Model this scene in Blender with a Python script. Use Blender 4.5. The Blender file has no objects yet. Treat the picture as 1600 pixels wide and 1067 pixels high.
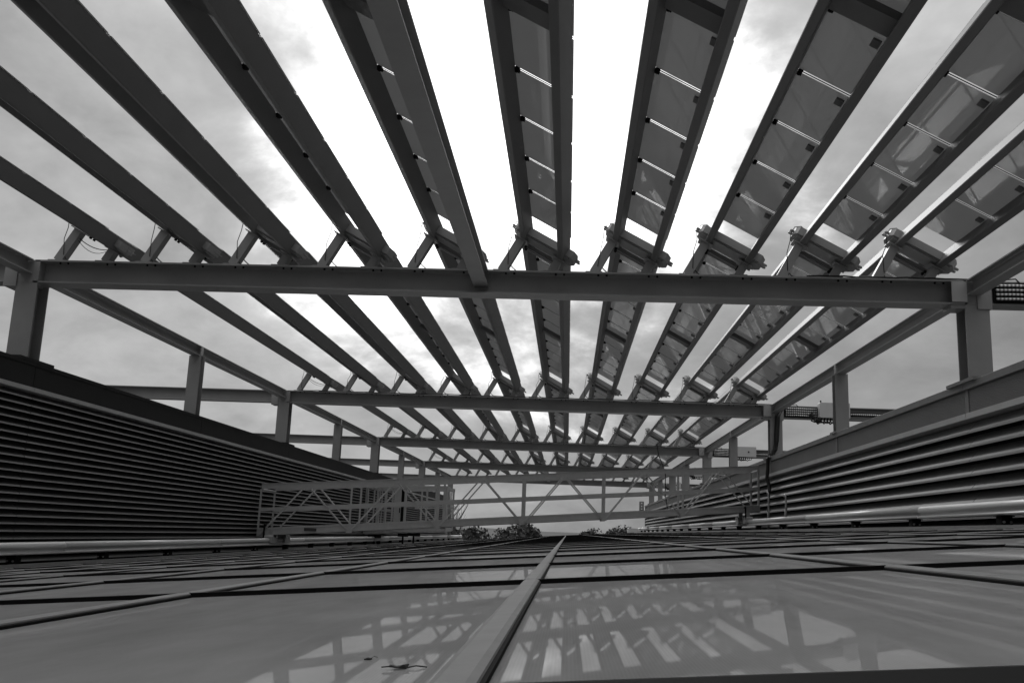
import bpy, math, random
from mathutils import Vector, Matrix
random.seed(7)
C = bpy.context.scene.collection
SC = bpy.context.scene

# ------------------------------------------------------------------ camera
YAW, PITCH, ROLL, FPX = -0.0645, 0.1973, 0.0395, 1495.8
cam = bpy.data.cameras.new('camera'); camo = bpy.data.objects.new('camera', cam); C.objects.link(camo)
fw = Vector((math.sin(YAW)*math.cos(PITCH), math.cos(YAW)*math.cos(PITCH), math.sin(PITCH)))
rt = Vector((math.cos(YAW), -math.sin(YAW), 0)); up = rt.cross(fw)
r2 = math.cos(ROLL)*rt + math.sin(ROLL)*up; u2 = -math.sin(ROLL)*rt + math.cos(ROLL)*up
camo.matrix_world = Matrix(((r2.x, u2.x, -fw.x, 0), (r2.y, u2.y, -fw.y, 0), (r2.z, u2.z, -fw.z, 0), (0, 0, 0, 1)))
cam.sensor_width = 36.0; cam.lens = 36.0*FPX/1600.0; cam.clip_start = 0.02; cam.clip_end = 6000
SC.camera = camo

# ------------------------------------------------------------------ sky, sun, exposure
SUN_AZ, SUN_EL = -9.0, 30.0          # degrees, azimuth from +Y towards +X
sd = Vector((math.sin(math.radians(SUN_AZ))*math.cos(math.radians(SUN_EL)),
             math.cos(math.radians(SUN_AZ))*math.cos(math.radians(SUN_EL)), math.sin(math.radians(SUN_EL))))
W = bpy.data.worlds.new('World'); SC.world = W; W.use_nodes = True
nt = W.node_tree; nt.nodes.clear()
def wn(t, **k):
    n = nt.nodes.new(t)
    for a, b in k.items(): setattr(n, a, b)
    return n
def wl(a, b): nt.links.new(a, b)
def wm(op, a, b=None, c=None, clamp=False):
    n = wn('ShaderNodeMath', operation=op); n.use_clamp = clamp
    for i, x in enumerate((a, b, c)):
        if x is None: continue
        if isinstance(x, (int, float)): n.inputs[i].default_value = x
        else: wl(x, n.inputs[i])
    return n.outputs[0]
out = wn('ShaderNodeOutputWorld'); bg = wn('ShaderNodeBackground'); bg.inputs['Strength'].default_value = 0.1
sky = wn('ShaderNodeTexSky'); sky.sky_type = 'NISHITA'; sky.sun_disc = False
sky.sun_elevation = math.radians(SUN_EL); sky.sun_rotation = math.radians(SUN_AZ); sky.dust_density = 3.0
bw = wn('ShaderNodeRGBToBW'); wl(sky.outputs[0], bw.inputs[0])
tc = wn('ShaderNodeTexCoord'); sep = wn('ShaderNodeSeparateXYZ')
nrm = wn('ShaderNodeVectorMath', operation='NORMALIZE'); wl(tc.outputs['Generated'], nrm.inputs[0]); wl(nrm.outputs[0], sep.inputs[0])
den = wm('ADD', wm('MAXIMUM', sep.outputs[2], 0.0), 0.45)
comb = wn('ShaderNodeCombineXYZ'); wl(wm('DIVIDE', sep.outputs[0], den), comb.inputs[0]); wl(wm('DIVIDE', sep.outputs[1], den), comb.inputs[1])
def noise(scale, detail, rough, dist, off):
    mp = wn('ShaderNodeVectorMath', operation='ADD'); wl(comb.outputs[0], mp.inputs[0]); mp.inputs[1].default_value = off
    n = wn('ShaderNodeTexNoise'); wl(mp.outputs[0], n.inputs['Vector'])
    n.inputs['Scale'].default_value = scale; n.inputs['Detail'].default_value = detail
    n.inputs['Roughness'].default_value = rough; n.inputs['Distortion'].default_value = dist
    return n.outputs['Fac']
n1 = noise(3.3, 8.0, 0.56, 0.25, (15.86, 15.99, 3.08)); n2 = noise(9.0, 7.0, 0.58, 0.25, (-19.47, 9.81, -13.13)); n3 = noise(1.1, 3.0, 0.5, 0.2, (-8.0, 6.52, 1.0))
gd = Vector((-0.058, 0.912, 0.405)).normalized()                          # where the veiled sun brightens the cloud
dot = wn('ShaderNodeVectorMath', operation='DOT_PRODUCT'); wl(nrm.outputs[0], dot.inputs[0]); dot.inputs[1].default_value = gd
ang = wm('ARCCOSINE', wm('MINIMUM', dot.outputs['Value'], 0.99999))
edge = wm('ADD', wm('MULTIPLY', wm('SUBTRACT', n1, 0.5), 0.55), wm('MULTIPLY', wm('SUBTRACT', n2, 0.5), 0.16))
ange = wm('MAXIMUM', wm('SUBTRACT', ang, edge), 0.0)                       # cloud edges break up the bright opening
core = wm('EXPONENT', wm('MULTIPLY', wm('POWER', wm('DIVIDE', ange, 0.205), 4.0), -1.0))
halo = wm('EXPONENT', wm('MULTIPLY', wm('POWER', wm('DIVIDE', ang, 0.34), 2.0), -1.0))
dot2 = wn('ShaderNodeVectorMath', operation='DOT_PRODUCT'); wl(nrm.outputs[0], dot2.inputs[0]); dot2.inputs[1].default_value = Vector((-0.42, 0.88, 0.10)).normalized()
ang2 = wm('ARCCOSINE', wm('MINIMUM', dot2.outputs['Value'], 0.99999))
broad = wm('EXPONENT', wm('MULTIPLY', wm('POWER', wm('DIVIDE', ang2, 0.36), 2.0), -1.0))
nn = wm('ADD', wm('MULTIPLY', wm('SUBTRACT', n1, 0.5), 0.75), wm('MULTIPLY', wm('SUBTRACT', n2, 0.5), 0.40))
nn = wm('ADD', nn, wm('MULTIPLY', wm('SUBTRACT', n3, 0.5), 0.5))
zz = wm('MAXIMUM', sep.outputs[2], 0.0)
over = wm('MULTIPLY', wm('MULTIPLY', wm('MULTIPLY', zz, zz), zz), 2.0)     # an overcast sky is brighter towards the zenith
lum = wm('ADD', wm('ADD', 0.20, over), wm('ADD', wm('MULTIPLY', core, 1.7), wm('MULTIPLY', broad, 0.17)))
lum = wm('ADD', lum, wm('MULTIPLY', halo, 0.17))
lum = wm('MULTIPLY', lum, wm('ADD', 1.0, wm('MULTIPLY', nn, 2.0)))
lum = wm('MAXIMUM', lum, 0.08)
tot = wm('ADD', wm('MULTIPLY', lum, 9.3), wm('MULTIPLY', bw.outputs[0], 0.07))
wl(tot, bg.inputs['Color']); wl(bg.outputs[0], out.inputs[0])
sun = bpy.data.lights.new('sun', 'SUN'); sun.energy = 0.8; sun.angle = math.radians(14); sun.color = (1, 1, 1)
suno = bpy.data.objects.new('sun', sun); C.objects.link(suno); suno.rotation_euler = sd.to_track_quat('Z', 'Y').to_euler()
SC.view_settings.view_transform = 'Standard'; SC.view_settings.look = 'None'
SC.view_settings.exposure = 0.0; SC.view_settings.gamma = 1.0; SC.view_settings.use_curve_mapping = False
SC.render.engine = 'CYCLES'; SC.cycles.max_bounces = 8; SC.cycles.glossy_bounces = 5

# ------------------------------------------------------------------ materials (a black and white picture: all greys)
def mat(name, v, rough=0.5, spec=0.5, metal=0.0, nscale=6.0, namp=0.12, bump=0.0, bscale=80.0, fine=None, coat=0.0, transl=0.0, streak=None, rvar=0.0, dust=0.0):
    m = bpy.data.materials.new(name); m.use_nodes = True; t = m.node_tree; b = t.nodes['Principled BSDF']
    b.inputs['Roughness'].default_value = rough; b.inputs['Metallic'].default_value = metal
    b.inputs['Specular IOR Level'].default_value = spec; b.inputs['Coat Weight'].default_value = coat
    tx = t.nodes.new('ShaderNodeTexCoord')
    geo = t.nodes.new('ShaderNodeNewGeometry'); pos = geo.outputs['Position']
    n = t.nodes.new('ShaderNodeTexNoise'); n.inputs['Scale'].default_value = nscale; n.inputs['Detail'].default_value = 5; n.inputs['Roughness'].default_value = 0.6
    src = pos
    if streak:
        mp = t.nodes.new('ShaderNodeVectorMath'); mp.operation = 'MULTIPLY'; t.links.new(pos, mp.inputs[0]); mp.inputs[1].default_value = streak; src = mp.outputs[0]
    t.links.new(src, n.inputs['Vector'])
    def M(op, a, c):
        k = t.nodes.new('ShaderNodeMath'); k.operation = op
        for i, x in enumerate((a, c)):
            if isinstance(x, (int, float)): k.inputs[i].default_value = x
            else: t.links.new(x, k.inputs[i])
        return k.outputs[0]
    val = M('MULTIPLY', M('ADD', M('MULTIPLY', M('SUBTRACT', n.outputs['Fac'], 0.5), 2*namp), 1.0), v)
    oi = t.nodes.new('ShaderNodeObjectInfo')
    val = M('MULTIPLY', val, M('ADD', M('MULTIPLY', oi.outputs['Random'], 0.06), 0.97))
    if fine:
        ax, sc, amp = fine
        sx = t.nodes.new('ShaderNodeSeparateXYZ'); t.links.new(pos, sx.inputs[0])
        w = M('SINE', M('MULTIPLY', sx.outputs[ax], sc), 0.0)
        val = M('MULTIPLY', val, M('ADD', M('MULTIPLY', w, amp), 1.0))
    cc = t.nodes.new('ShaderNodeCombineColor')
    for i in range(3): t.links.new(val, cc.inputs[i])
    t.links.new(cc.outputs[0], b.inputs['Base Color'])
    if rvar:
        t.links.new(M('ADD', M('MULTIPLY', M('SUBTRACT', n.outputs['Fac'], 0.45), rvar), rough), b.inputs['Roughness'])
    if bump:
        n3 = t.nodes.new('ShaderNodeTexNoise'); n3.inputs['Scale'].default_value = bscale; n3.inputs['Detail'].default_value = 3; t.links.new(pos, n3.inputs['Vector'])
        bm = t.nodes.new('ShaderNodeBump'); bm.inputs['Strength'].default_value = bump; bm.inputs['Distance'].default_value = 0.004
        t.links.new(n3.outputs['Fac'], bm.inputs['Height']); t.links.new(bm.outputs[0], b.inputs['Normal'])
    if transl:
        tr = t.nodes.new('ShaderNodeBsdfTranslucent'); tr.inputs['Color'].default_value = (1, 1, 1, 1)
        mx = t.nodes.new('ShaderNodeMixShader'); mx.inputs[0].default_value = transl
        t.links.new(b.outputs[0], mx.inputs[1]); t.links.new(tr.outputs[0], mx.inputs[2])
        t.links.new(mx.outputs[0], t.nodes['Material Output'].inputs['Surface'])
    if dust:
        df = t.nodes.new('ShaderNodeBsdfDiffuse'); t.links.new(cc.outputs[0], df.inputs['Color'])
        mx = t.nodes.new('ShaderNodeMixShader')
        dn = t.nodes.new('ShaderNodeTexNoise'); dn.inputs['Scale'].default_value = 3.0; dn.inputs['Detail'].default_value = 6; t.links.new(src, dn.inputs['Vector'])
        t.links.new(M('ADD', M('MULTIPLY', M('SUBTRACT', dn.outputs['Fac'], 0.5), 0.35), dust), mx.inputs[0])
        t.links.new(b.outputs[0], mx.inputs[1]); t.links.new(df.outputs[0], mx.inputs[2])
        t.links.new(mx.outputs[0], t.nodes['Material Output'].inputs['Surface'])
    return m
M = {}
M['steel'] = mat('painted_steel', 0.27, 0.42, 0.4, nscale=2.5, namp=0.18, bump=0.15, bscale=160)
M['rail'] = mat('louvre_rail_steel', 0.15, 0.5, 0.3, nscale=2.0, namp=0.15, bump=0.12, bscale=160)
M['steel_pale'] = mat('pale_end_plate_steel', 0.44, 0.5, 0.4, nscale=5, namp=0.12)
M['galv'] = mat('galvanised_steel', 0.42, 0.42, 0.5, 0.3, nscale=9, namp=0.15)
M['pv'] = mat('solar_glass', 0.20, 0.015, 0.5, nscale=1.2, namp=0.15, transl=0.22, coat=0.6, fine=(1, 900.0, 0.05))
M['glass'] = mat('fritted_roof_glass', 0.30, 0.02, 0.4, nscale=7.0, namp=0.30, fine=(0, 1500.0, 0.03), streak=(1.0, 0.3, 1.0), dust=0.58)
M['cap'] = mat('aluminium_cap', 0.22, 0.7, 0.2, 0.0, nscale=14, namp=0.2, bump=0.1, bscale=120)
M['black'] = mat('black_rubber', 0.010, 0.8, 0.08)
M['cable'] = mat('black_cable', 0.015, 0.45, 0.4)
M['slat_shaded'] = mat('shaded_louvre_paint', 0.035, 0.5, 0.35, nscale=3, namp=0.25)  # left slats: dark finish, darkened further in colour for the wall's shade
M['lip'] = mat('louvre_edge_highlight', 0.36, 0.45, 0.5, nscale=3, namp=0.15)  # metal slat edges, paled in the colour for the light they catch
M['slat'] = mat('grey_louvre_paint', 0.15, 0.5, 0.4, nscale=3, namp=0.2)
M['fascia_shaded'] = mat('shaded_fascia_paint', 0.018, 0.6, 0.3, nscale=4, namp=0.3)  # left fascia: dark coat with the shade of that side put into it
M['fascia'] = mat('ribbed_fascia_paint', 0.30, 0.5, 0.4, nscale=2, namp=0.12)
M['coping'] = mat('coping_metal', 0.20, 0.5, 0.4, nscale=3, namp=0.2)
M['strip'] = mat('gutter_strip_metal', 0.5, 0.4, 0.5, 0.1, nscale=3, namp=0.15)
M['alu'] = mat('gantry_aluminium', 0.40, 0.42, 0.5, 0.2, nscale=8, namp=0.15)
M['railalu'] = mat('track_aluminium', 0.55, 0.4, 0.5, 0.3, nscale=8, namp=0.15, streak=(1, 0.05, 1))
M['box'] = mat('cabinet_paint', 0.5, 0.45, 0.4, nscale=5, namp=0.08)
M['white'] = mat('white_cabinet_paint', 0.75, 0.5, 0.4, nscale=5, namp=0.06)
M['conduit'] = mat('ribbed_conduit', 0.45, 0.4, 0.5, 0.2, fine=(0, 130.0, 0.7))
M['deck'] = mat('roof_membrane', 0.05, 0.8, 0.2, nscale=2, namp=0.3)
M['ground'] = mat('field_ground', 0.09, 0.95, 0.1, nscale=0.02, namp=0.5)
M['leaf'] = mat('foliage', 0.06, 0.7, 0.2, nscale=0.6, namp=0.5)
M['bark'] = mat('bark', 0.07, 0.9, 0.1)
M['render'] = mat('house_render', 0.5, 0.8, 0.2)
M['rooftile'] = mat('house_roof_tile', 0.13, 0.8, 0.2)
M['deadleaf'] = mat('dead_leaf', 0.05, 0.8, 0.2, nscale=60, namp=0.4)
M['concrete'] = mat('concrete', 0.22, 0.8, 0.2, nscale=1.5, namp=0.25)

# ------------------------------------------------------------------ mesh helpers
WL = {}
class MB:
    def __init__(s): s.v = []; s.f = []
    def quadbox(s, p):                      # 8 corners, bottom ring then top ring
        k = len(s.v); s.v += [tuple(q) for q in p]
        s.f += [tuple(k+i for i in q) for q in ((3,2,1,0),(4,5,6,7),(0,1,5,4),(1,2,6,5),(2,3,7,6),(3,0,4,7))]
        return s
    def box(s, x0, x1, y0, y1, z0, z1):
        return s.quadbox([(x0,y0,z0),(x1,y0,z0),(x1,y1,z0),(x0,y1,z0),(x0,y0,z1),(x1,y0,z1),(x1,y1,z1),(x0,y1,z1)])
    def obox(s, o, a, b, c, ra, rb, rc):    # oriented box: ranges along three axes from o
        P = lambda i, j, k: o + a*i + b*j + c*k
        (a0,a1),(b0,b1),(c0,c1) = ra, rb, rc
        return s.quadbox([P(a0,b0,c0),P(a1,b0,c0),P(a1,b1,c0),P(a0,b1,c0),P(a0,b0,c1),P(a1,b0,c1),P(a1,b1,c1),P(a0,b1,c1)])
    def prism(s, prof, o, a, b, d, l0, l1): # profile in (a,b), extruded along d
        k = len(s.v); n = len(prof)
        s.v += [tuple(o + a*p + b*q + d*l0) for p, q in prof] + [tuple(o + a*p + b*q + d*l1) for p, q in prof]
        s.f += [tuple(range(k+n-1, k-1, -1)), tuple(range(k+n, k+2*n))]
        s.f += [(k+i, k+(i+1) % n, k+n+(i+1) % n, k+n+i) for i in range(n)]
        return s
    def bar(s, p, q, w, h=None, upv=None):
        h = h or w; p = Vector(p); q = Vector(q); d = (q-p); L = d.length; d /= L
        upv = Vector(upv) if upv is not None else (Vector((0,0,1)) if abs(d.z) < 0.9 else Vector((0,1,0)))
        a = d.cross(upv).normalized(); b = a.cross(d)
        return s.obox(p, a, b, d, (-w/2,w/2), (-h/2,h/2), (0,L))
    def tube(s, pts, r, n=6):
        pts = [Vector(p) for p in pts]; rings = []; ref = Vector((0.31,0.17,0.93)).normalized()
        for i, p in enumerate(pts):
            d = (pts[min(i+1,len(pts)-1)] - pts[max(i-1,0)]).normalized()
            a = d.cross(ref)
            if a.length < 1e-3: a = d.cross(Vector((1,0,0)))
            a.normalize(); b = a.cross(d); k = len(s.v)
            rr = r[i] if isinstance(r, (list, tuple)) else r
            s.v += [tuple(p + a*(rr*math.cos(2*math.pi*j/n)) + b*(rr*math.sin(2*math.pi*j/n))) for j in range(n)]; rings.append(k)
        for i in range(len(rings)-1):
            k, l = rings[i], rings[i+1]
            s.f += [(k+j, k+(j+1) % n, l+(j+1) % n, l+j) for j in range(n)]
        s.f += [tuple(range(rings[0]+n-1, rings[0]-1, -1)), tuple(range(rings[-1], rings[-1]+n))]
        return s
    def ring(s, c, a, b, d, r0, r1, h, n=14):   # flat washer with a hole
        k = len(s.v)
        for z in (0, h):
            for r in (r0, r1):
                s.v += [tuple(c + a*(r*math.cos(2*math.pi*j/n)) + b*(r*math.sin(2*math.pi*j/n)) + d*z) for j in range(n)]
        I = lambda z, r, j: k + (z*2+r)*n + j % n
        for j in range(n):
            s.f += [(I(0,0,j),I(0,1,j),I(0,1,j+1),I(0,0,j+1)), (I(1,0,j+1),I(1,1,j+1),I(1,1,j),I(1,0,j)),
                    (I(0,1,j),I(1,1,j),I(1,1,j+1),I(0,1,j+1)), (I(0,0,j+1),I(1,0,j+1),I(1,0,j),I(0,0,j))]
        return s
    def mesh(s, name, m, smooth=False, off=None):
        me = bpy.data.meshes.new(name)
        vv = s.v if off is None else [(x-off[0], y-off[1], z-off[2]) for x, y, z in s.v]
        me.from_pydata(vv, [], s.f); me.update(); me.materials.append(M[m])
        if smooth:
            for p in me.polygons: p.use_smooth = True
        return me
    def build(s, name, m, parent=None, smooth=False):
        xs = [min(v[i] for v in s.v) for i in range(3)]; xm = [max(v[i] for v in s.v) for i in range(3)]
        off = Vector(((xs[0]+xm[0])/2, (xs[1]+xm[1])/2, xs[2]))
        return place(name, s.mesh(name, m, smooth, off), off, parent)
def place(name, me, loc, parent=None, rot=None):
    o = bpy.data.objects.new(name, me); C.objects.link(o); o.location = loc; WL[o] = Vector(loc)
    if rot: o.rotation_euler = rot
    if parent is not None:
        o.parent = parent; o.matrix_parent_inverse = Matrix.Translation(-WL[parent])
    return o
def thing(name, label, cat, loc, group=None):
    o = place(name, None, Vector(loc)); o.empty_display_size = 0.2
    return tag(o, label, cat, group)
def tag(o, label, cat, group=None):
    o['label'] = label; o['category'] = cat
    if group: o['group'] = group
    return o
def struct(o): o['kind'] = 'structure'; return o
X, Y, Z = Vector((1,0,0)), Vector((0,1,0)), Vector((0,0,1)); O = Vector((0,0,0))
def ibeam(w, h, tf, tw, r=0.012):          # closed I profile centred on x, base at 0
    return [(-w/2,0),(w/2,0),(w/2,tf),(tw/2+r,tf),(tw/2,tf+r),(tw/2,h-tf-r),(tw/2+r,h-tf),(w/2,h-tf),(w/2,h),(-w/2,h),
            (-w/2,h-tf),(-tw/2-r,h-tf),(-tw/2,h-tf-r),(-tw/2,tf+r),(-tw/2-r,tf),(-w/2,tf)]
ORD = ['first', 'second', 'third', 'fourth', 'fifth', 'sixth', 'seventh', 'eighth', 'ninth', 'tenth']

# ------------------------------------------------------------------ layout constants (metres, camera at the origin)
YB = [0.33 + 12*k for k in range(6)]       # centre lines of the cross beams
YS, YE = -5.8, 60.6
XL, XR = -7.33, 5.01                       # inner ends of the cross beams
XCL, XCR = -7.41, 5.13                     # column centre lines
ZT, ZBm = 3.40, 3.08                       # top and underside of the cross beams
T, G, Z0 = 0.080, 0.002, -0.14             # cross fall, long rise and height of the glass
gz = lambda x, y: Z0 + T*x + G*y

# ------------------------------------------------------------------ ground, roof deck, building below
struct(MB().box(-3000, 3000, -600, 4500, -14.2, -14.0).build('ground', 'ground'))
b = thing('host_building', 'plain concrete building block carrying the glazed roof', 'building', (-1.2, 28, -14))
MB().box(-19, 17, -9, 66, -14.0, -1.25).build('wall', 'concrete', b)
MB().box(-19.1, 17.1, -9.1, 66.1, -1.246, -1.05).build('roof_deck', 'deck', b)

# ------------------------------------------------------------------ glazed roof
roof = thing('glazed_roof', 'gently sloping roof of grey fritted glass panes between the two louvred walls', 'roof', (-1.1, 30, -0.9))
PW, PL, X0C, YJ = 1.03, 1.59, -0.10, 2.88
KX = range(-6, 4)                           # pane columns
def panemesh(w, l):
    m = MB(); hw, hl = w/2, l/2
    m.quadbox([(sx*hw, sy*hl, T*sx*hw + G*sy*hl - dz) for dz in (0.024, 0) for sx, sy in ((-1,-1),(1,-1),(1,1),(-1,1))])
    return m.mesh('glass_pane', 'glass')
pm = panemesh(PW-0.012, PL-0.012); pm0 = panemesh(PW-0.012, YJ-0.97-0.006)
rnd = lambda a: random.uniform(-a, a)
NROW = 17
for k in KX:
    xc = X0C + PW*(k+0.5)
    yc = (0.97+YJ)/2
    place('glass_pane', pm0, (xc, yc, gz(xc, yc)), roof, (rnd(.0004), rnd(.0004), 0))
    for j in range(NROW):
        yc = YJ + PL*(j+0.5)
        place('glass_pane', pm, (xc, yc, gz(xc, yc)), roof, (rnd(.0008), rnd(.0008), 0))
YFAR = YJ + PL*NROW; NFAR = 19; YEND = YFAR + PL*NFAR
far = MB(); farc = MB()
for k in KX:
    for j in range(NFAR):
        x0, x1 = X0C+PW*k+.006, X0C+PW*(k+1)-.006; y0 = YFAR+PL*j+.006; y1 = y0+PL-.012
        far.quadbox([(x, y, gz(x, y)-dz) for dz in (.024, 0) for x, y in ((x0,y0),(x1,y0),(x1,y1),(x0,y1))])
o = far.build('far_glass_panes', 'glass', roof); o['kind'] = 'stuff'
capprof = [(-.0235,.0082),(.0235,.0082),(.0225,.0112),(.014,.0142),(-.014,.0142),(-.0225,.0112)]
gasprof = [(-.0275,-.004),(.0275,-.004),(.0275,.006),(.022,.0082),(-.022,.0082),(-.0275,.006)]
A = Vector((1,0,T)).normalized(); Bn = Vector((-T,0,1)).normalized(); D = Vector((0,1,G)).normalized()
capm = MB().prism(capprof, O, A, Bn, D, 0, PL-.012).mesh('mullion_cap', 'cap')
cap0 = MB().prism(capprof, O, A, Bn, D, 0, YJ-0.80-.008).mesh('mullion_cap', 'cap')
gasm = MB().prism(gasprof, O, A, Bn, D, 0, YEND-.8).mesh('cap_gasket', 'black')
for k in range(-6, 5):
    xc = X0C + PW*k
    place('mullion_cap', cap0, (xc, 0.80, gz(xc, .80)), roof); place('cap_gasket', gasm, (xc, .80, gz(xc, .80)), roof)
    for j in range(NROW):
        yc = YJ + PL*j + .006
        place('mullion_cap', capm, (xc, yc, gz(xc, yc)), roof)
    for j in range(NFAR):
        yc = YFAR + PL*j + .006
        farc.prism(capprof, Vector((xc, yc, gz(xc, yc))), A, Bn, D, 0, PL-.012)
o = farc.build('far_mullion_caps', 'cap', roof); o['kind'] = 'stuff'
gx0, gx1 = X0C+PW*-6, X0C+PW*4
gas = MB().obox(O, A, Bn, D, (-(gx1-gx0)/2, (gx1-gx0)/2), (-.02, .0128), (-.014, .014)).mesh('black_joint', 'black')
for j in range(NROW+NFAR+1):
    yc = YJ + PL*j; xc = (gx0+gx1)/2
    place('black_joint', gas, (xc, yc, gz(xc, yc)), roof)
# black kerb at the near end, side kerbs and gutters
def slab(name, m, x0, x1, y0, y1, h, zb=-1.05):
    mb = MB().quadbox([(x0,y0,zb),(x1,y0,zb),(x1,y1,zb),(x0,y1,zb),(x0,y0,gz(x0,y0)+h),(x1,y0,gz(x1,y0)+h),(x1,y1,gz(x1,y1)+h),(x0,y1,gz(x0,y1)+h)])
    return mb.build(name, m, roof)
slab('near_kerb', 'black', gx0-.05, gx1+.05, 0.35, 0.966, .0005)
slab('far_kerb', 'black', gx0-.05, gx1+.05, YEND+.02, YEND+.3, .03)
slab('side_kerb', 'black', -7.15, gx0-.034, 0.35, YEND+.3, -.03)
slab('side_kerb', 'black', gx1+.034, 4.95, 0.35, YEND+.3, -.03)
slab('end_deck', 'deck', -7.15, 4.95, YS, 0.346, -.35)

# ------------------------------------------------------------------ gantry tracks
def track(side, xc, zt, ys, lab):
    th = thing('gantry_track', lab, 'rail', (xc, 30, gz(xc, 30)), 'gantry tracks along the glass edge')
    y1 = 62.6 if side < 0 else 63.4
    h = 0.155
    prof = []
    for a in range(0, 181, 20):
        prof.append((.055*math.cos(math.radians(a)), h-.055+.055*math.sin(math.radians(a))))
    prof += [(-.055,.075),(-.022,.062),(-.022,.034),(-.062,.026),(-.062,0),(.062,0),(.062,.026),(.022,.034),(.022,.062),(.055,.075)]
    d = Vector((0,1,G)).normalized()
    seg = 6.0; y = 0.9; k = 0
    while y < y1:
        ye = min(y+seg, y1)
        o = MB().prism(prof, Vector((xc, y, zt-h + G*(y-20))), X, Z, d, 0, ye-y-.008).build('track_length', 'railalu', th, True)
        mm = o.data
        y += seg
    br = MB().box(-.055,.055,-.07,.07,-.22,0).box(-.075,.075,-.09,.09,-.236,-.22).box(-.075,.075,-.085,.085,-.012,-.001)
    bm_ = br.mesh('bracket', 'black')
    bom = MB().tube([(0,-.071,0),(0,-.083,0)],.014,8).mesh('bolt', 'galv')
    y = ys
    while y < y1:
        z = zt-h+G*(y-20)-.002
        p = place('bracket', bm_, (xc, y, z), th)
        if y < 22:
            for sx in (-.036, .036):
                for sz in (-.07, -.15): place('bolt', bom, (xc+sx, y, z+sz), p)
        y += 2.33 if side < 0 else 2.65
    MB().prism([(-.012,-.14),(.012,-.14),(.012,-.105),(-.012,-.105)], Vector((xc-side*.10, .9, zt-h+G*(-20))), X, Z, d, 0, y1-.9).build('earth_strip', 'galv', th)
    return th
track(-1, -6.82, -0.33, 2.44, 'pale rounded gantry track on black brackets below the dark left louvred wall')
track(1, 4.58, 0.56, 2.57, 'pale rounded gantry track on black brackets below the grey right louvred wall')

# ------------------------------------------------------------------ louvred walls
def louvre_wall(side, xf, zb, ztop, zs0, zs1, pitch, ye, label):
    th = thing('louvred_wall', label, 'wall', (xf, 28, zb))
    s = side                                  # outward (away from the glass) direction in x
    dark = side < 0
    fm, sm = ('fascia_shaded', 'slat_shaded') if dark else ('fascia', 'slat')
    MB().box(min(xf+s*.14, xf+s*.45), max(xf+s*.14, xf+s*.45), YS, ye, zb-.5, zs1-.02).build('backing', 'black', th)
    bays = [YS] + [yb for yb in YB if yb < ye-3] + [ye]
    a = Vector((s,0,0))
    n = int(round((zs1-zb)/pitch))
    if dark: prof = [(0,0),(.012,-.002),(.012,.014),(.085,.075),(.085,.082),(.004,.019),(0,.017)]
    else: prof = [(0,0),(.012,-.004),(.013,.012),(.13,.155),(.13,.163),(.010,.026),(0,.022)]
    sc_ = 1.0
    cache = {}
    for i in range(n):
        z = zs1 - pitch*(i+1) - (0.0 if dark else .0)
        for j in range(len(bays)-1):
            L = bays[j+1]-bays[j]-.012
            key = round(L, 3)
            if key not in cache:
                cache[key] = (MB().prism(prof, O, a, Z, Y, 0, L).mesh('slat', sm), MB().prism([(-.004,-.003),(-.001,-.003),(-.001,.017 if dark else .020),(-.004,.017 if dark else .020)], O, a, Z, Y, 0, L).mesh('lip', 'lip'))
            sl = place('slat', cache[key][0], (xf, bays[j]+.006, z), th)
            place('slat_edge', cache[key][1], (xf, bays[j]+.006, z), sl)
    # gutter strip, fascia, coping
    ys = [YS] + [y for k in range(11) for y in (0.33+6*k,) if y < ye-2] + [ye]
    for j in range(len(ys)-1):
        y0, y1 = ys[j]+.004, ys[j+1]-.004
        MB().box(min(xf-s*.02, xf+s*.3), max(xf-s*.02, xf+s*.3), y0, y1, zs1, zs0).build('gutter_strip', 'strip', th)
        f = MB()
        if dark:
            f.box(min(xf+s*.01, xf+s*.4), max(xf+s*.01, xf+s*.4), y0, y1, zs0, ztop-.05)
        else:
            # horizontally ribbed sheet
            nr = 13; zz0, zz1 = zs0+.012, ztop-.10; dz = (zz1-zz0)/nr; pr = []
            for q in range(nr):
                pr += [(.012, zz0+dz*q), (.012, zz0+dz*(q+.42)), (.0, zz0+dz*(q+.55)), (.0, zz0+dz*(q+.9))]
            pr += [(.012, zz1), (.4, zz1), (.4, zz0)]
            f.prism(pr, Vector((xf+s*.012, 0, 0)), a, Z, Y, y0+.055, y1-.055)
        p = f.build('fascia_panel', fm, th)
        if not dark:
            MB().box(min(xf+s*.006, xf+s*.3), max(xf+s*.006, xf+s*.3), y1-.05, y1+.058, zs0+.004, ztop-.085).build('cover_strip', 'coping', th)
        MB().prism([(-.035, -.0 if not dark else .0), (.5, 0), (.5, .082), (-.03, .09), (-.035, .085)] if not dark else [(-.004, 0),(.5,0),(.5,.05),(-.004,.05)], Vector((xf, 0, ztop-(.09 if not dark else .05))), a, Z, Y, y0, y1).build('coping', 'coping' if not dark else 'fascia_shaded', th)
    MB().box(min(xf+s*.0, xf+s*.45), max(xf+s*.0, xf+s*.45), ye+.003, ye+.06, zb-.3, ztop-.02).build('end_plate', 'coping', th)
    return th
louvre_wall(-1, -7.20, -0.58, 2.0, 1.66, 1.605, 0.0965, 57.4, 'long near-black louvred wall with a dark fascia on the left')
louvre_wall(1, 4.99, 0.20, 2.085, 1.70, 1.625, 0.176, 63.6, 'long grey louvred wall with a ribbed fascia on the right')

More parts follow.
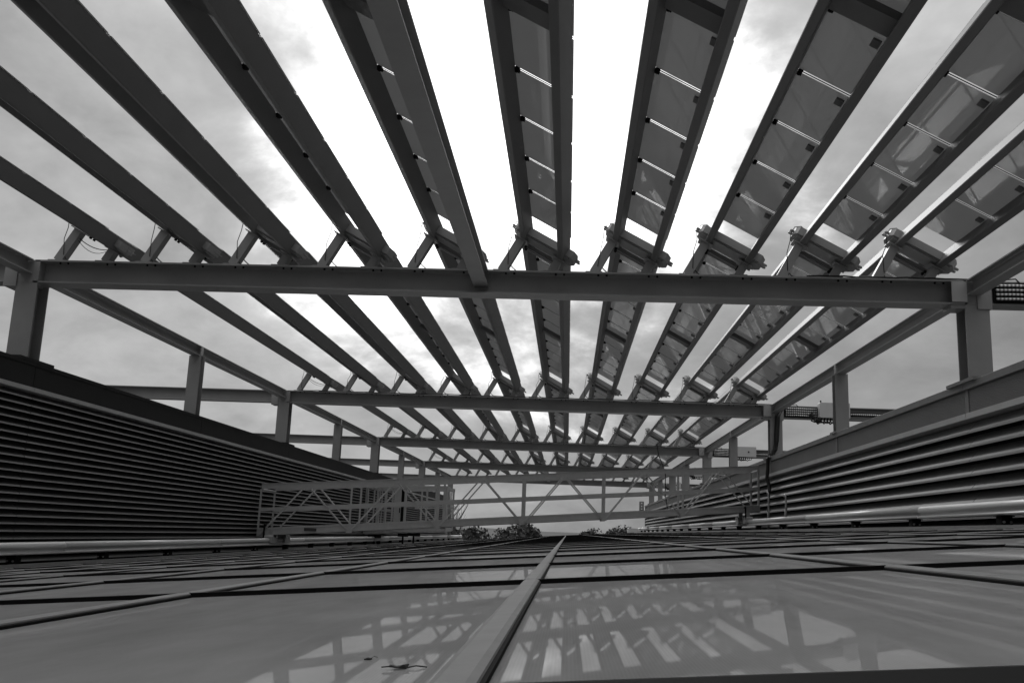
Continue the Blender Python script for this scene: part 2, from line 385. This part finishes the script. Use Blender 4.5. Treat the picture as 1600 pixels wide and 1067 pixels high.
# ------------------------------------------------------------------ steel frame
frame = thing('steel_frame', 'grey painted steel frame of columns and beams carrying the solar louvres', 'frame', (-1.2, 30, -1.05))
HB, WB_ = ZT-ZBm, 0.30
for k, yb in enumerate(YB):
    bm = MB().prism(ibeam(WB_, HB, .022, .014), Vector((0, yb, ZBm)), Y, Z, X, XL, XR).build('cross_beam', 'steel', frame)
    # outriggers beyond the edge beams
    for x0, x1 in ((-15.5, XL-.17), (XR+.17, 13.2)):
        o = MB().prism(ibeam(WB_*.9, HB*.97, .02, .014), Vector((0, yb, ZBm+.004)), Y, Z, X, x0, x1).build('outrigger_beam', 'steel', frame)
        for xx in ((x0+.4,) if x0 < 0 else (x1-.4,)):
            MB().prism(ibeam(.26, .26, .02, .014), Vector((xx, yb-.13, 0)), X, Y, Z, -1.05, ZBm).build('column', 'steel', frame)
    MB().box(XR-.19, XR-.002, yb-WB_/2-.012, yb-WB_/2+.008, ZBm+.03, ZT-.025).build('end_plate', 'steel_pale', bm)
    for x0 in (XR-.2,):
        MB().box(x0, XR-.01, yb-WB_/2+.01, yb+WB_/2-.01, ZBm-.05, ZBm-.002).build('seat_plate', 'steel', bm)
    MB().box(XL-.016, XL-.002, yb-.145, yb+.145, ZBm-.03, ZT-.002).build('end_plate', 'steel', bm)
    # bolts under the top flange, in pairs at each louvre foot
    bo = MB()
    for i in range(1, 11):
        xi = 0.484+1.22*(i-7)
        for xx in (xi-.17, xi-.06, xi+.49, xi+.60):
            if XL+.05 < xx < XR-.05:
                bo.tube([(xx, yb-.10, ZT-.045), (xx, yb-.10, ZT-.021)], .014, 6)
    if k < 4: bo.build('bolt_row', 'black', bm)
def edge_beam(xc, side):
    ys = [YS] + YB + [YE+.0]
    for j in range(len(ys)-1):
        y0, y1 = ys[j]+(.16 if j > 0 else 0), ys[j+1]-.16
        if y1-y0 < .5: continue
        eb = MB().prism(ibeam(.17, .20, .016, .012), Vector((xc, 0, 3.20)), X, Z, Y, y0, y1).build('edge_beam', 'steel', frame)
        if j == 0: continue
        ym = ys[j]+6.0
        ztop = 2.02 if ym < 57 else -1.05
        col = MB().prism(ibeam(.24, .22, .016, .012), Vector((xc-.0, ym-.11, 0)), X, Y, Z, (2.0 if side < 0 else 2.075), 3.198).build('column', 'steel', frame)
        MB().box(xc-side*.085-.006, xc-side*.085+.006, ym-.06, ym+.06, 3.216, 3.384).build('stiffener', 'steel_pale', eb)
        if side > 0:
            MB().box(xc-.17, xc+.17, ym-.17, ym+.17, 2.066, 2.10).build('base_plate', 'steel', col)
    for k, yb in enumerate(YB):
        base = 2.0 if side < 0 else 2.075
        if side < 0 and yb > 57.4: base = -1.05
        ch = .30
        col = MB().prism(ibeam(.30, ch, .022, .014), Vector((XCL if side < 0 else XCR, yb-.15, 0)), X, Y, Z, base, ZBm-.004 if True else 3.2).build('column', 'steel', frame)
        cx = XCL if side < 0 else XCR
        MB().box(cx-.15, cx+.15, yb-.15, yb+.15, ZBm-.002, ZT-.006).build('cap_block', 'steel', col)
        MB().box(cx-side*(-.0)-.16+side*.16+(0.0), cx-.0+.02+side*.16, yb-.17, yb+.17, ZBm-.06, ZBm+.2).build('gusset', 'steel', col)
        if base > 0: MB().box(cx-.22, cx+.22, yb-.42, yb+.42, base-.006, base+.035).build('base_plate', 'fascia_shaded' if side < 0 else 'coping', col)
edge_beam(-7.435, -1); edge_beam(5.095, 1)
for y0, y1 in ((YB[0]+.14, YB[1]-.008), (YB[4]+.14, YB[5]-.008)):
    MB().prism(ibeam(.19, .20, .016, .012), Vector((-1.235, 0, 3.19)), X, Z, Y, y0, y1).build('centre_joist', 'steel', frame)

# ------------------------------------------------------------------ solar louvres: ten long tilted rows
TH = math.radians(29.0)
U = Vector((math.cos(TH), 0, -math.sin(TH))); N = Vector((math.sin(TH), 0, math.cos(TH)))
RW, RD, RS = .085, .205, .574
def rect(a0, a1, b0, b1, c=.008):
    return [(a0+c,b0),(a1-c,b0),(a1,b0+c),(a1,b1-c),(a1-c,b1),(a0+c,b1),(a0,b1-c),(a0,b0+c)]
railm = [MB().prism(rect(s, s+RW, 0, RD), O, U, N, Y, YS, YE).mesh('rail', 'rail') for s in (0, RS)]
PITCHY = 1.0145
panm = MB().obox(O, U, Y, N, (0.0, RS+RW+.004), (0.03, PITCHY-.03), (RD+.002, RD+.009)).mesh('panel', 'pv')
sealm = MB().obox(O, U, Y, N, (.004, RS+RW-.004), (-.006, .006), (RD+.003, RD+.007)).mesh('joint_seal', 'black')
clipm = MB().obox(O, U, Y, N, (RW+.002, RW+.045), (-.036, .036), (RD-.02, RD+.0015)).obox(O, U, Y, N, (RW+.01, RW+.03), (-.018, .018), (RD-.034, RD-.02)).mesh('clip', 'black')
jbm = MB().obox(O, U, Y, N, (RS-.085, RS-.012), (.10, .20), (RD-.018, RD+.0015)).mesh('junction_box', 'rail')
bandm = MB().obox(O, U, Y, N, (RW-.01, RS+.01), (-.12, .12), (.135, RD-.004)).mesh('middle_crossbar', 'rail')
# torque tube assembly at each beam
tubprof = [(-.125,-.10),(-.085,-.19),(.70,-.19),(.745,-.19),(.80,-.085),(.80,.085),(.745,.19),(-.085,.19),(-.125,.10)]
tub = MB().prism(tubprof, O, U, Y, N, .06, .16).obox(O, U, Y, N, (-.07,.73), (-.15,.15), (.035,.0598)).mesh('torque_tube', 'steel')
def earplate(u1, sgn):
    m = MB()
    m.obox(O, U, Y, N, (min(u1-sgn*.05,u1),max(u1-sgn*.05,u1)), (-.075,.075), (.10,.114))
    for yy in (-.05, .05): m.ring(U*(u1+sgn*.022)+Y*yy+N*.10, U, Y, N, .014, .034, .014)
    return m.mesh('ear_plate', 'steel')
ear = [earplate(-.13, -1), earplate(.805, 1)]
crossm = MB().obox(O, U, Y, N, (RW-.03, RS+.04), (.235, .275), (-.004, .05)).obox(O, U, Y, N, (RW-.03, RS+.04), (.33, .37), (-.004, .05)).mesh('cross_angle', 'rail')
def post(uu, w, depth):
    m = MB(); zt_ = 3.87 + (U*uu).z; L = (zt_-3.414)/N.z
    # channel standing square to the blade
    pr = [(uu-w/2,-depth/2),(uu+w/2,-depth/2),(uu+w/2,depth/2),(uu+w/2-.012,depth/2),(uu+w/2-.012,-depth/2+.012),(uu-w/2+.012,-depth/2+.012),(uu-w/2+.012,depth/2),(uu-w/2,depth/2)]
    m.prism(pr, O, U, Y, N, -L, -.016)
    m.obox(O, U, Y, N, (uu-.10, uu+.10), (-.10,.10), (-.016, -.002))
    return m.mesh('support_post', 'steel'), U*uu - N*L
pmL, footL = post(.02, .115, .13); pmR, footR = post(.60, .105, .13)
footm = MB().box(-.11,.11,-.10,.10,-.012,.004).mesh('foot_plate', 'steel')
nutm = MB()
for uu in (.08, .55):
    for yy in (.20, .30):
        nutm.tube([U*uu+Y*yy+N*-.03, U*uu+Y*yy+N*.0], .02, 6)
nutm = nutm.mesh('bolt_heads', 'black')
def loop(p, q, sag, n=9):
    p, q = Vector(p), Vector(q)
    return [p.lerp(q, t/(n-1)) + Vector((0,0,-sag*4*(t/(n-1))*(1-t/(n-1)))) for t in range(n)]
louvre_note = ['nearest the left edge beam', 'two dark flanges', 'light strip along its flange', 'thin glass strip', 'half hidden by the centre joist',
               'narrow grey glass', 'thin rails, broad glass', 'lattice reflections', 'wide grey glass', 'nearest the right edge beam']
for i in range(1, 11):
    xi = 0.484 + 1.22*(i-7); o0 = Vector((xi, 0, 3.87))
    th = thing('solar_louvre', f'{ORD[i-1]} solar louvre row from the left, {louvre_note[i-1]}', 'solar louvre', (xi+.3, YB[1], 3.42), 'parallel rows of solar louvres over the roof')
    for m in railm: place('rail', m, o0, th)
    for k in range(-1, 5):
        yb = YB[0] + 12*k if k >= 0 else YB[0]-12
        ystart = yb + .33
        for j in range(11):
            y = ystart + j*PITCHY
            if y < YS or y > YE: continue
            p = place('solar_panel', panm, o0 + Y*y, th)
            if j > 0:
                place('joint_seal', sealm, o0 + Y*y, p)
                if k < 3: place('clip', clipm, o0 + Y*y, p)
            if k < 2: place('junction_box', jbm, o0 + Y*y, p)
        ym = yb + 6.22
        if YS < ym < YE: place('middle_crossbar', bandm, o0 + Y*ym, th)
    for k, yb in enumerate(YB):
        ob = o0 + Y*(yb-.03)
        t_ = place('torque_tube', tub, ob, th)
        for e in ear: place('ear_plate', e, ob, t_)
        place('cross_angle', crossm, ob, th)
        if k < 4: place('bolt_heads', nutm, ob, t_)
        for pm_, ft in ((pmL, footL), (pmR, footR)):
            pp = place('support_post', pm_, ob, th)
            place('foot_plate', footm, Vector((ob.x+ft.x, yb-.03, ZT+.0125)), pp)
        # a black lead looping from the upper ear to the beam, and a slack wire between the posts
        r_ = random.Random(i*10+k)
        a = ob + U*-.13 + N*.05 + Y*-.1
        c = MB().tube([a + N*.13 + U*.12, a + N*.15 + U*.05, a + N*.10 - U*.02, a + N*.0 - U*.025, a - N*.10 + U*(.035+r_.uniform(-.02,.02)), a - N*.26 + U*(.07+r_.uniform(-.02,.03)), Vector((xi-.16+r_.uniform(-.02,.02), yb-.1, 3.50)), Vector((xi-.12, yb-.02, 3.41))], .0055, 5)
        if i > 1: c.tube(loop(ob+U*.05-N*.36+Y*.08, Vector((xi+.06, yb+.1, 3.425)), .03), .008, 5)
        if i == 1:
            c.tube(loop(ob+U*.07-N*.10, ob+U*.52-N*.03, .035+r_.uniform(0,.03)), .006, 4)
            c.tube(loop(ob+U*.07-N*.13, ob+U*.52-N*.05, .07+r_.uniform(0,.05)), .004, 4)
        c.build('lead', 'cable', th)

# ------------------------------------------------------------------ cables on the beams, control boxes, conduits
for k in range(1, 6):
    yb = YB[k]
    pts = []; x = XL+.3 if k != 1 else 3.0
    r_ = random.Random(50+k)
    while x < XR+.5:
        pts.append((x, yb-.13, ZT+.010 + abs(r_.gauss(0, .008)))); x += .16
    pts += [(XR+.62, yb-.14, ZT+.03), (XR+.70, yb-.17, ZT-.08)]
    tag(MB().tube(pts, .011, 5).build('power_cable', 'cable'), f'thin black cable lying along the top of the {ORD[k-1]} cross beam from the camera', 'cable', 'cables lying on the cross beams')
for k in range(1, 6):
    yb = YB[k]; yf = yb - .135
    lab = ['pale grey control box past the right frame edge, mirrored in the near glass', 'pale grey control box with dangling leads beside the intermediate right column',
           'smaller pale control box seen above the right end of the gantry', 'small pale control box seen through the right gantry lattice', 'farthest pale control box at the end of the right side'][k-1]
    bt = thing('control_box', lab, 'control box', (6.52, yf-.12, 3.09), 'control boxes on the right outriggers')
    MB().prism(rect(6.15, 6.88, 3.095, 3.465, .012), O, X, Z, Y, yf-.26, yf-.02).build('cabinet', 'box', bt)
    MB().tube([(6.60, yf-.275, 3.28), (6.60, yf-.259, 3.28)], .03, 12).build('knob', 'black', bt)
    MB().tube([(6.20, yf-.14, 3.46), (6.20, yf-.14, 3.53)], .018, 8).build('aerial', 'black', bt)
    g = MB(); r_ = random.Random(k)
    for q in range(9):
        xa = 6.0 + q*.075; g.tube([(xa, yf-.14, 3.09), (xa-.03, yf-.15+r_.uniform(-.04,.04), 3.02), (xa+.04, yf-.15, 2.96+r_.uniform(-.02,.03)), (xa+.12, yf-.14, 3.0), (xa+.14, yf-.14, 3.09)], .022 if q < 6 else .012, 5)
    g.tube(loop((5.95, yf-.1, 3.2), (6.2, yf-.14, 3.02), .06), .05, 6)
    g.build('lead_bundle', 'cable', bt)
    ct = thing('conduit_run', f'row of ribbed conduits on the {ORD[k-1]} beam outside the right columns', 'conduit', (5.7, yf, 3.12), 'conduit runs on the right outriggers')
    MB().box(5.34, 6.13, yf-.03, yf-.004, 3.11, 3.37).build('tray', 'black', ct)
    for q in range(4):
        z = 3.15 + .058*q
        MB().tube([(5.36, yf-.052, z), (5.62, yf-.055, z+.004), (5.9, yf-.05, z-.004), (6.13, yf-.052, z)], .017, 7).build('conduit', 'conduit', ct, True)
    MB().box(6.92, 9.4, yf-.03, yf-.004, 3.17, 3.26).build('tray', 'black', ct)
    MB().tube([(6.92, yf-.05, 3.215), (9.4, yf-.05, 3.215)], .02, 7).build('conduit', 'conduit', ct, True)
# thick flex dropping down the right column and wall
yc = YB[2]-.2
flex = [(5.25, yc+.05, 3.30), (5.14, yc, 3.10), (5.12, yc, 2.8), (5.10, yc, 2.5), (5.06, yc-.02, 2.28), (4.98, yc-.03, 2.16), (4.90, yc, 2.05), (4.90, yc+.02, 1.8), (4.88, yc+.05, 1.56), (4.93, yc, 1.38), (4.92, yc-.05, 1.24)]
tag(MB().tube(flex, .045, 8).tube([(x+.05, y, z) for x, y, z in flex[:6]], .03, 6).build('flex_cable', 'cable'), 'thick black flex running down the second right column and over the louvred wall', 'cable')
tag(MB().tube([(4.92, yc-.06, 1.24), (4.90, yc-.05, 1.0), (4.86, yc-.1, .8), (4.85, yc-.12, .5)], .02, 6).tube(loop((4.86, yc-.1, 1.17), (4.82, 22.05, 1.05), .0), .008, 4).build('tap_hose', 'cable'), 'thin black hose hanging from a standpipe behind the right gantry track', 'hose')
for yy, zt_, nm in ((yc-.35, 1.20, 'curved pale standpipe with a brass tap beside the black hose'), (21.9, 1.06, 'straight pale standpipe nearer the camera, behind the right gantry track')):
    tag(MB().tube([(4.83, yy, .22), (4.83, yy, zt_-.1), (4.83, yy+.02, zt_), (4.83, yy+.09, zt_+.02), (4.83, yy+.12, zt_-.03)], .022, 8).tube([(4.83, yy+.10, .22), (4.83, yy+.10, .75)], .012, 6).build('standpipe', 'galv', None, True), nm, 'pipe')

# ------------------------------------------------------------------ maintenance gantry on the tracks
ga = thing('maintenance_gantry', 'pale aluminium lattice maintenance gantry standing askew across the two tracks', 'gantry', (-1.1, 24, .1))
P0, P1 = Vector((-7.10, 22.05, 0)), Vector((4.88, 25.25, 0))
gdv = (P1-P0).normalized(); gb = Vector((0, 1, 0)); LG = (P1-P0).length
SL = 1.06/LG
def gp(s, d, h): p = P0 + gdv*s + gb*d; return Vector((p.x, p.y, -.31 + SL*s + h))
HT, DG = 1.20, 1.05
gu = (gdv + Z*SL).normalized()
for d in (0, DG):
    MB().bar(gp(0,d,HT-.055), gp(LG,d,HT-.055), .06, .11, Z).build('top_chord', 'alu', ga)
    MB().bar(gp(0,d,HT-.0), gp(LG,d,HT-.0), .09, .016, Z).build('chord_flange', 'alu', ga)
    MB().bar(gp(0,d,.62), gp(LG,d,.62), .05, .075, Z).build('middle_rail', 'alu', ga)
    MB().bar(gp(0,d,.115), gp(LG,d,.115), .05, .17, Z).build('bottom_chord', 'alu', ga)
    MB().bar(gp(0,d-.03,.17), gp(LG,d-.03,.17), .012, .02, Z).build('chord_lip', 'alu', ga)
    nb = 6; sb = LG/nb
    for q in range(nb+1):
        MB().bar(gp(sb*q,d,.02), gp(sb*q,d,HT-.11), .045, .045, gdv).build('upright', 'alu', ga)
        if 0 < q < nb: MB().bar(gp(sb*q-.07,d-.035,.05), gp(sb*q+.07,d-.035,.05), .012, .11, Z).build('node_plate', 'alu', ga)
    for q in range(nb):
        mid = sb*(q+.5)
        for s0 in (sb*q+.06, sb*(q+1)-.06):
            MB().bar(gp(s0,d-.032,.06), gp(mid+(-.05 if s0 < mid else .05),d-.032,HT-.10), .03, .045, gb).build('diagonal', 'alu', ga)
        MB().bar(gp(mid-.12,d-.034,HT-.075), gp(mid+.12,d-.034,HT-.075), .012, .10, Z).build('node_plate', 'alu', ga)
nd = 15
for q in range(nd):
    s0, s1 = .1 + (LG-.2)*q/nd, .1 + (LG-.2)*(q+1)/nd-.012
    MB().quadbox([gp(a_, d_, h_) for h_ in (.165, .195) for a_, d_ in ((s0,.03),(s1,.03),(s1,DG-.03),(s0,DG-.03))]).build('deck_board', 'alu', ga)
for q in range(7):
    MB().bar(gp(sb*q,0,.05), gp(sb*q,DG,.05), .05, .07, Z).build('cross_tie', 'alu', ga)
for s0 in (.02, LG-.02):
    for h in (HT-.12, .64): MB().tube([gp(s0,0,h), gp(s0,DG,h)], .018, 8).build('end_rail', 'galv', ga)
for s0, side in ((.42, -1), (LG-.38, 1)):
    c = gp(s0, 0, 0); xr = -6.82 if side < 0 else 4.58
    zr = -0.33 if side < 0 else .57
    car = MB()
    yy = c.y
    for q in (0, DG):
        y_ = yy + q
        car.box(xr-.09, xr+.09, y_-.20, y_+.22, zr-.10, zr+.03)
        car.box(xr-.05, xr+.05, y_-.07, y_+.07, zr+.03, zr+.20)
        car.tube([(xr-.1, y_-.13, zr+.03), (xr+.1, y_-.13, zr+.03)], .045, 10).tube([(xr-.1, y_+.15, zr+.03), (xr+.1, y_+.15, zr+.03)], .045, 10)
    car.build('wheel_carriage', 'alu', ga)
    MB().tube([(xr+side*.02-.1, yy-.16, zr+.0), (xr+side*.02-.1, yy-.16, zr+.30)], .02, 8).tube([(xr-.1, yy-.22, zr+.30), (xr-.1, yy-.10, zr+.30)], .022, 8).build('brake_lever', 'black', ga)
MB().obox(gp(1.05,-.05,.12), gdv, Z, gb, (0,.28), (-.035,.035), (-.004,.0)).build('rating_plate', 'deck', ga)
for q in range(3):
    MB().bar(gp(.55*LG+.02*q,.5,HT), gp(.55*LG+.02*q+.05,.5,HT-.02), .02).build('hook', 'black', ga) if False else None
# hanging pendant lead at the right part of the gantry
tag(MB().tube([gp(LG*.78,.5,1.9), gp(LG*.785,.5,1.6), gp(LG*.80,.5,1.15), gp(LG*.80,.5,.6), gp(LG*.805,.5,.2)], .012, 6).build('pendant_lead', 'cable'), 'thin black lead hanging down into the right part of the gantry', 'cable')

# ------------------------------------------------------------------ parked carriage and walkway enclosure by the left wall
en = thing('access_platform', 'grey guard-railed access platform with a flat door panel by the left wall beyond the gantry', 'platform', (-5.6, 34.6, -.55))
EY0, EY1, EX0, EX1 = 34.0, 36.2, -7.12, -4.30
ez = lambda x: 1.36 + .03*(x-EX0)
def epost(x, y, w, m='alu'): MB().box(x-w/2, x+w/2, y-w/2, y+w/2, -.22+T*(x-EX0), ez(x)-.002).build('post', m, en)
for x, w in ((EX0,.10),(-6.86,.05),(-6.74,.05),(-6.58,.04),(-6.44,.08),(-6.20,.06),(-5.74,.08),(-4.98,.06),(-4.66,.05),(EX1,.07)): epost(x, EY0, w)
for x, w in ((EX0,.08),(-6.3,.05),(-5.5,.06),(-4.9,.05),(EX1,.06)): epost(x, EY1, w)
for y in (EY0, EY1):
    MB().quadbox([(x, y+sy*.05, ez(x)+h) for h in (0, .10) for x, sy in ((EX0-.05,-1),(EX1+.04,-1),(EX1+.04,1),(EX0-.05,1))]).build('top_rail', 'alu', en)
    MB().bar((-5.74, y-.02, .78), (EX1, y-.02, .84), .04, .05, Z).build('middle_rail', 'alu', en)
for x in (EX0, EX1): MB().bar((x, EY0, ez(x)+.05), (x, EY1, ez(x)+.05), .06, .09, Z).build('side_rail', 'alu', en)
MB().bar((-6.8, EY0-.03, .60), (-6.2, EY0-.03, .62), .03, .05, Z).build('middle_rail', 'alu', en)
dr = MB().box(-6.14, -5.90, EY0-.03, EY0+.01, -.10, 1.38).build('door', 'alu', en)
MB().box(-5.94, -5.91, EY0-.06, EY0-.031, .55, .72).build('handle', 'black', dr)
MB().box(-5.895, -5.79, EY0+.02, EY0+.05, -.10, 1.385).build('dark_reveal', 'black', en)
MB().quadbox([(x, y, -.24+T*(x-EX0)+h) for h in (0, .12) for x, y in ((EX0,EY0),(EX1,EY0),(EX1,EY1),(EX0,EY1))]).build('deck', 'alu', en)
for x, w in ((-5.80,.16),(-5.42,.20),(-6.82,.2)): MB().box(x-w, x+w, EY0+.05, EY0+.45, -.36+T*(x-.2-EX0), -.245+T*(x-.2-EX0)).box(x-.03, x+.03, EY0+.2, EY0+.26, gz(x, EY0)+.004, -.36+T*(x-.2-EX0)).build('wheel_block', 'black', en)
tag(MB().tube([(-6.9,56.4,-.5),(-6.9,56.4,2.2),(-6.9,56.7,2.32),(-6.9,57.2,2.34)],.05,8).tube([(-6.9,57.2,-.5),(-6.9,57.2,2.34)],.04,8).build('hooped_handrail','galv',None,True), 'pale hooped handrail at the far end of the left wall', 'handrail')

# white cabinet beyond the end of the right track
wc = thing('white_cabinet', 'small white cabinet with a dark symbol beyond the end of the right track', 'cabinet', (4.3, 64.5, -.2))
MB().prism(rect(3.95, 4.9, 0.0, .62, .03), O, X, Z, Y, 64.2, 64.9).build('case', 'white', wc)
MB().box(4.93, 5.15, 64.25, 64.8, 0.0, .75).build('side_case', 'white', wc)
g = MB().prism([(4.60,.30),(4.72,.30),(4.66,.42)], O, X, Z, Y, 64.185, 64.198); g.box(4.64,4.68,64.185,64.198,.17,.25); g.tube([(4.66,64.196,.52),(4.66,64.184,.52)],.03,8)
g.build('symbol', 'black', wc)
MB().box(3.9, 5.2, 64.1, 65.0, -1.05, -.003).build('plinth', 'concrete', wc)
jb = thing('wall_end_box', 'small grey box with white dots on the far end of the right wall', 'box', (4.85, 63.3, 1.9))
MB().prism(rect(4.60, 4.90, 1.75, 2.35, .03), O, X, Z, Y, 63.3, 63.55).build('case', 'coping', jb)
for q in range(3): MB().tube([(4.75, 63.298, 1.86+.18*q), (4.75, 63.28, 1.86+.18*q)], .045, 8).build('stud', 'white', jb)

# ------------------------------------------------------------------ litter on the near glass
def litter(px, py, sz, label, cat='leaf', name='dead_leaf', flat=False):
    d = fw + r2*((px-800)/FPX) + u2*((533.5-py)/FPX)
    t = Z0/(d.z - T*d.x - G*d.y); p = d*t
    m = MB(); n = 9; r_ = random.Random(px)
    ring = []
    for j in range(n):
        a = 2*math.pi*j/n; rr = sz*(1.0 if j % 2 else .72)*(.8+.4*r_.random())
        x, y = rr*1.5*math.cos(a), rr*math.sin(a)*.55
        ring.append((p.x+x, p.y+y, p.z+T*x+.002+ (0 if flat else abs(math.sin(2*a))*sz*.35)))
    k = len(m.v); c = (p.x, p.y, p.z+.003+sz*.12)
    m.v += ring + [c] + [(x, y, z-.0014) for x, y, z in ring]
    for j in range(n): m.f += [(j, (j+1) % n, n), (j, n+1+j, n+1+(j+1) % n, (j+1) % n)]
    m.f.append(tuple(range(2*n, n, -1)))
    m.tube([Vector(ring[0]), Vector(ring[0])+Vector((sz*.9, .004, .002)), Vector(ring[0])+Vector((sz*2.0, .006, .001))], sz*.07, 4)
    tag(m.build(name, 'deadleaf'), label, cat)
litter(620, 1046, .011, 'curled dead leaf lying on the nearest glass pane left of the centre cap')
litter(575, 1031, .0035, 'dark fleck on the nearest pane just left of the curled leaf', 'debris', 'debris_fleck', True)
litter(211, 932, .005, 'black speck on the left glass pane behind the near joint', 'debris', 'debris_fleck', True)
litter(1386, 858, .010, 'dark crumb on the right glass panes near the track', 'debris', 'debris_fleck', True)
litter(524, 876, .012, 'small dark crumb on the left glass between two joints', 'debris', 'debris_fleck', True)

# ------------------------------------------------------------------ far view: hills, houses, trees
hm = MB(); nx = 60; ring = []
for j, (yy, hh) in enumerate(((700, -14.1), (1000, -9), (1500, -1), (2300, 7), (3000, -14))):
    for i in range(nx+1):
        xx = -1800 + 3600*i/nx
        hm.v.append((xx, yy, hh + (0 if j in (0,4) else 2.5*math.sin(xx*.006+j)+1.5*math.sin(xx*.017+2*j))))
for j in range(4):
    for i in range(nx): k = j*(nx+1)+i; hm.f.append((k, k+1, k+nx+2, k+nx+1))
struct(hm.build('hills', 'ground', None, True))
def house(x, y, z, w, l, h, label, rz=0):
    th = thing('house', label, 'house', (x, y, z), 'far houses behind the trees')
    c, s = math.cos(rz), math.sin(rz); R_ = lambda p: (x+p[0]*c-p[1]*s, y+p[0]*s+p[1]*c, z+p[2])
    def rot(m): m.v = [R_(p) for p in m.v]; return m
    rot(MB().box(-w/2,w/2,-l/2,l/2,-1,h)).build('wall', 'render', th)
    rf = rot(MB().prism([(-l/2-.4,h),(l/2+.4,h),(0,h+l*.36)], O, Y, Z, X, -w/2-.4, w/2+.4)).build('roof', 'rooftile', th)
    rot(MB().box(w*.28,w*.28+.8,-.4,.4,h+l*.22,h+l*.36+1.0)).build('chimney', 'rooftile', rf)
    for q in range(3): rot(MB().box(-w/2+w*(q+.7)/3.6,-w/2+w*(q+1.15)/3.6,-l/2-.05,-l/2-.006,h*.5,h*.8)).build('window', 'black', th)
for x, y, z, w, l, h, lab, rz in ((-46, 330, -13.8, 16, 9, 6, 'pale far house left of centre between dark trees', .1), (-22, 420, -13.8, 30, 10, 7, 'long pale far house behind the middle trees', -.1),
                             (-4, 640, -13.8, 20, 9, 6, 'far house near the centre with a low dark roof', .2), (14, 560, -13.8, 24, 10, 6, 'far house right of the centre cap', 0), (34, 700, -12, 18, 9, 6, 'far house nearest the right wall end', -.2)):
    house(x, y, z, w, l, h, lab, rz)
def tree(x, y, h, rad, label, seed, bare=False, zg=-14.0):
    r_ = random.Random(seed)
    th = thing('tree' if not bare else 'bare_tree', label, 'tree', (x, y, zg), 'trees beyond the building')
    tr = MB(); top = Vector((x+r_.uniform(-.5,.5), y, zg+h*(.92 if bare else .7)))
    tr.tube([(x, y, zg-.3), Vector((x, y, zg)).lerp(top, .5)+Vector((.2,.1,0)), top], [h*.028, h*.018, h*.004], 7)
    tips = []
    for q in range(26 if bare else 12):
        t0 = r_.uniform(.3, .95); b0 = Vector((x, y, zg)).lerp(top, t0); a = r_.uniform(0, 2*math.pi)
        e = b0 + Vector((math.cos(a)*rad*r_.uniform(.4,.9), math.sin(a)*rad*r_.uniform(.4,.9), h*r_.uniform(.06,.24)))
        md = b0.lerp(e, .5)+Vector((0,0,-h*.02)); tr.tube([b0, md, e], [h*.008, h*.005, h*.0015], 4); tips.append(e)
        if bare:
            for _ in range(5):
                e2 = md.lerp(e, r_.random()) ; tr.tube([e2, e2+Vector((r_.uniform(-1,1), r_.uniform(-1,1), r_.uniform(.6,1.8)))], [.03, .012], 3)
    tr.build('trunk', 'bark', th)
    if bare: return
    lf = MB(); cl = []
    for q in range(20):
        a = r_.uniform(0, 2*math.pi); rr = rad*math.sqrt(r_.random())*.8
        cl.append((Vector((x+math.cos(a)*rr, y+math.sin(a)*rr, zg+h*r_.uniform(.35,.93)*(1-.18*(rr/rad)))), rad*r_.uniform(.26,.46)))
    for c, cr in cl:
        for _ in range(190):
            v = Vector((r_.gauss(0,1), r_.gauss(0,1), r_.gauss(0,1))).normalized()*cr*(r_.random()**.4)
            v.z *= .8; p = c+v; s = r_.uniform(.22,.5)
            a = Vector((r_.gauss(0,1), r_.gauss(0,1), r_.gauss(0,1))).normalized(); b2 = a.cross(Vector((r_.gauss(0,1), r_.gauss(0,1), r_.gauss(0,1)))).normalized()
            k = len(lf.v); lf.v += [tuple(p-a*s), tuple(p+b2*s*.6), tuple(p+a*s), tuple(p-b2*s*.6)]; lf.f.append((k,k+1,k+2,k+3))
    lf.build('crown', 'leaf', th)
TR = [(-22.5,150,14.6,5,'bushy tree at the left end of the far tree line'),(-16.5,165,15.2,6,'round tree left of the pale gap in the far trees'),(-9,150,15.4,5.5,'tall round tree left of the centre cap'),
      (-4.5,172,14.6,5,'lower tree just left of the centre cap'),(3,190,14.4,5.5,'tree standing directly behind the centre cap end'),(10,200,14.8,5,'mid tree right of the centre cap'),
      (15.5,185,15.4,5,'full tree near the right end of the tree line'),(19.5,170,14.8,4.5,'tree close to the white cabinet'),(-27,210,15.5,6,'distant tree behind the left track end'),
      (-13,260,16,7,'pale distant tree in the gap left of centre'),(6,300,15.5,7,'pale distant tree right of centre'),(20,320,17,8,'distant tree at far right of the skyline')]
for s_, (x, y, h, r, lab) in enumerate(TR): tree(x, y, h*1.09, r, lab, s_+1)
tree(-14.2, 118, 17.4, 2.6, 'leafless tree with thin twigs against the sky by the left wall end', 77, True)
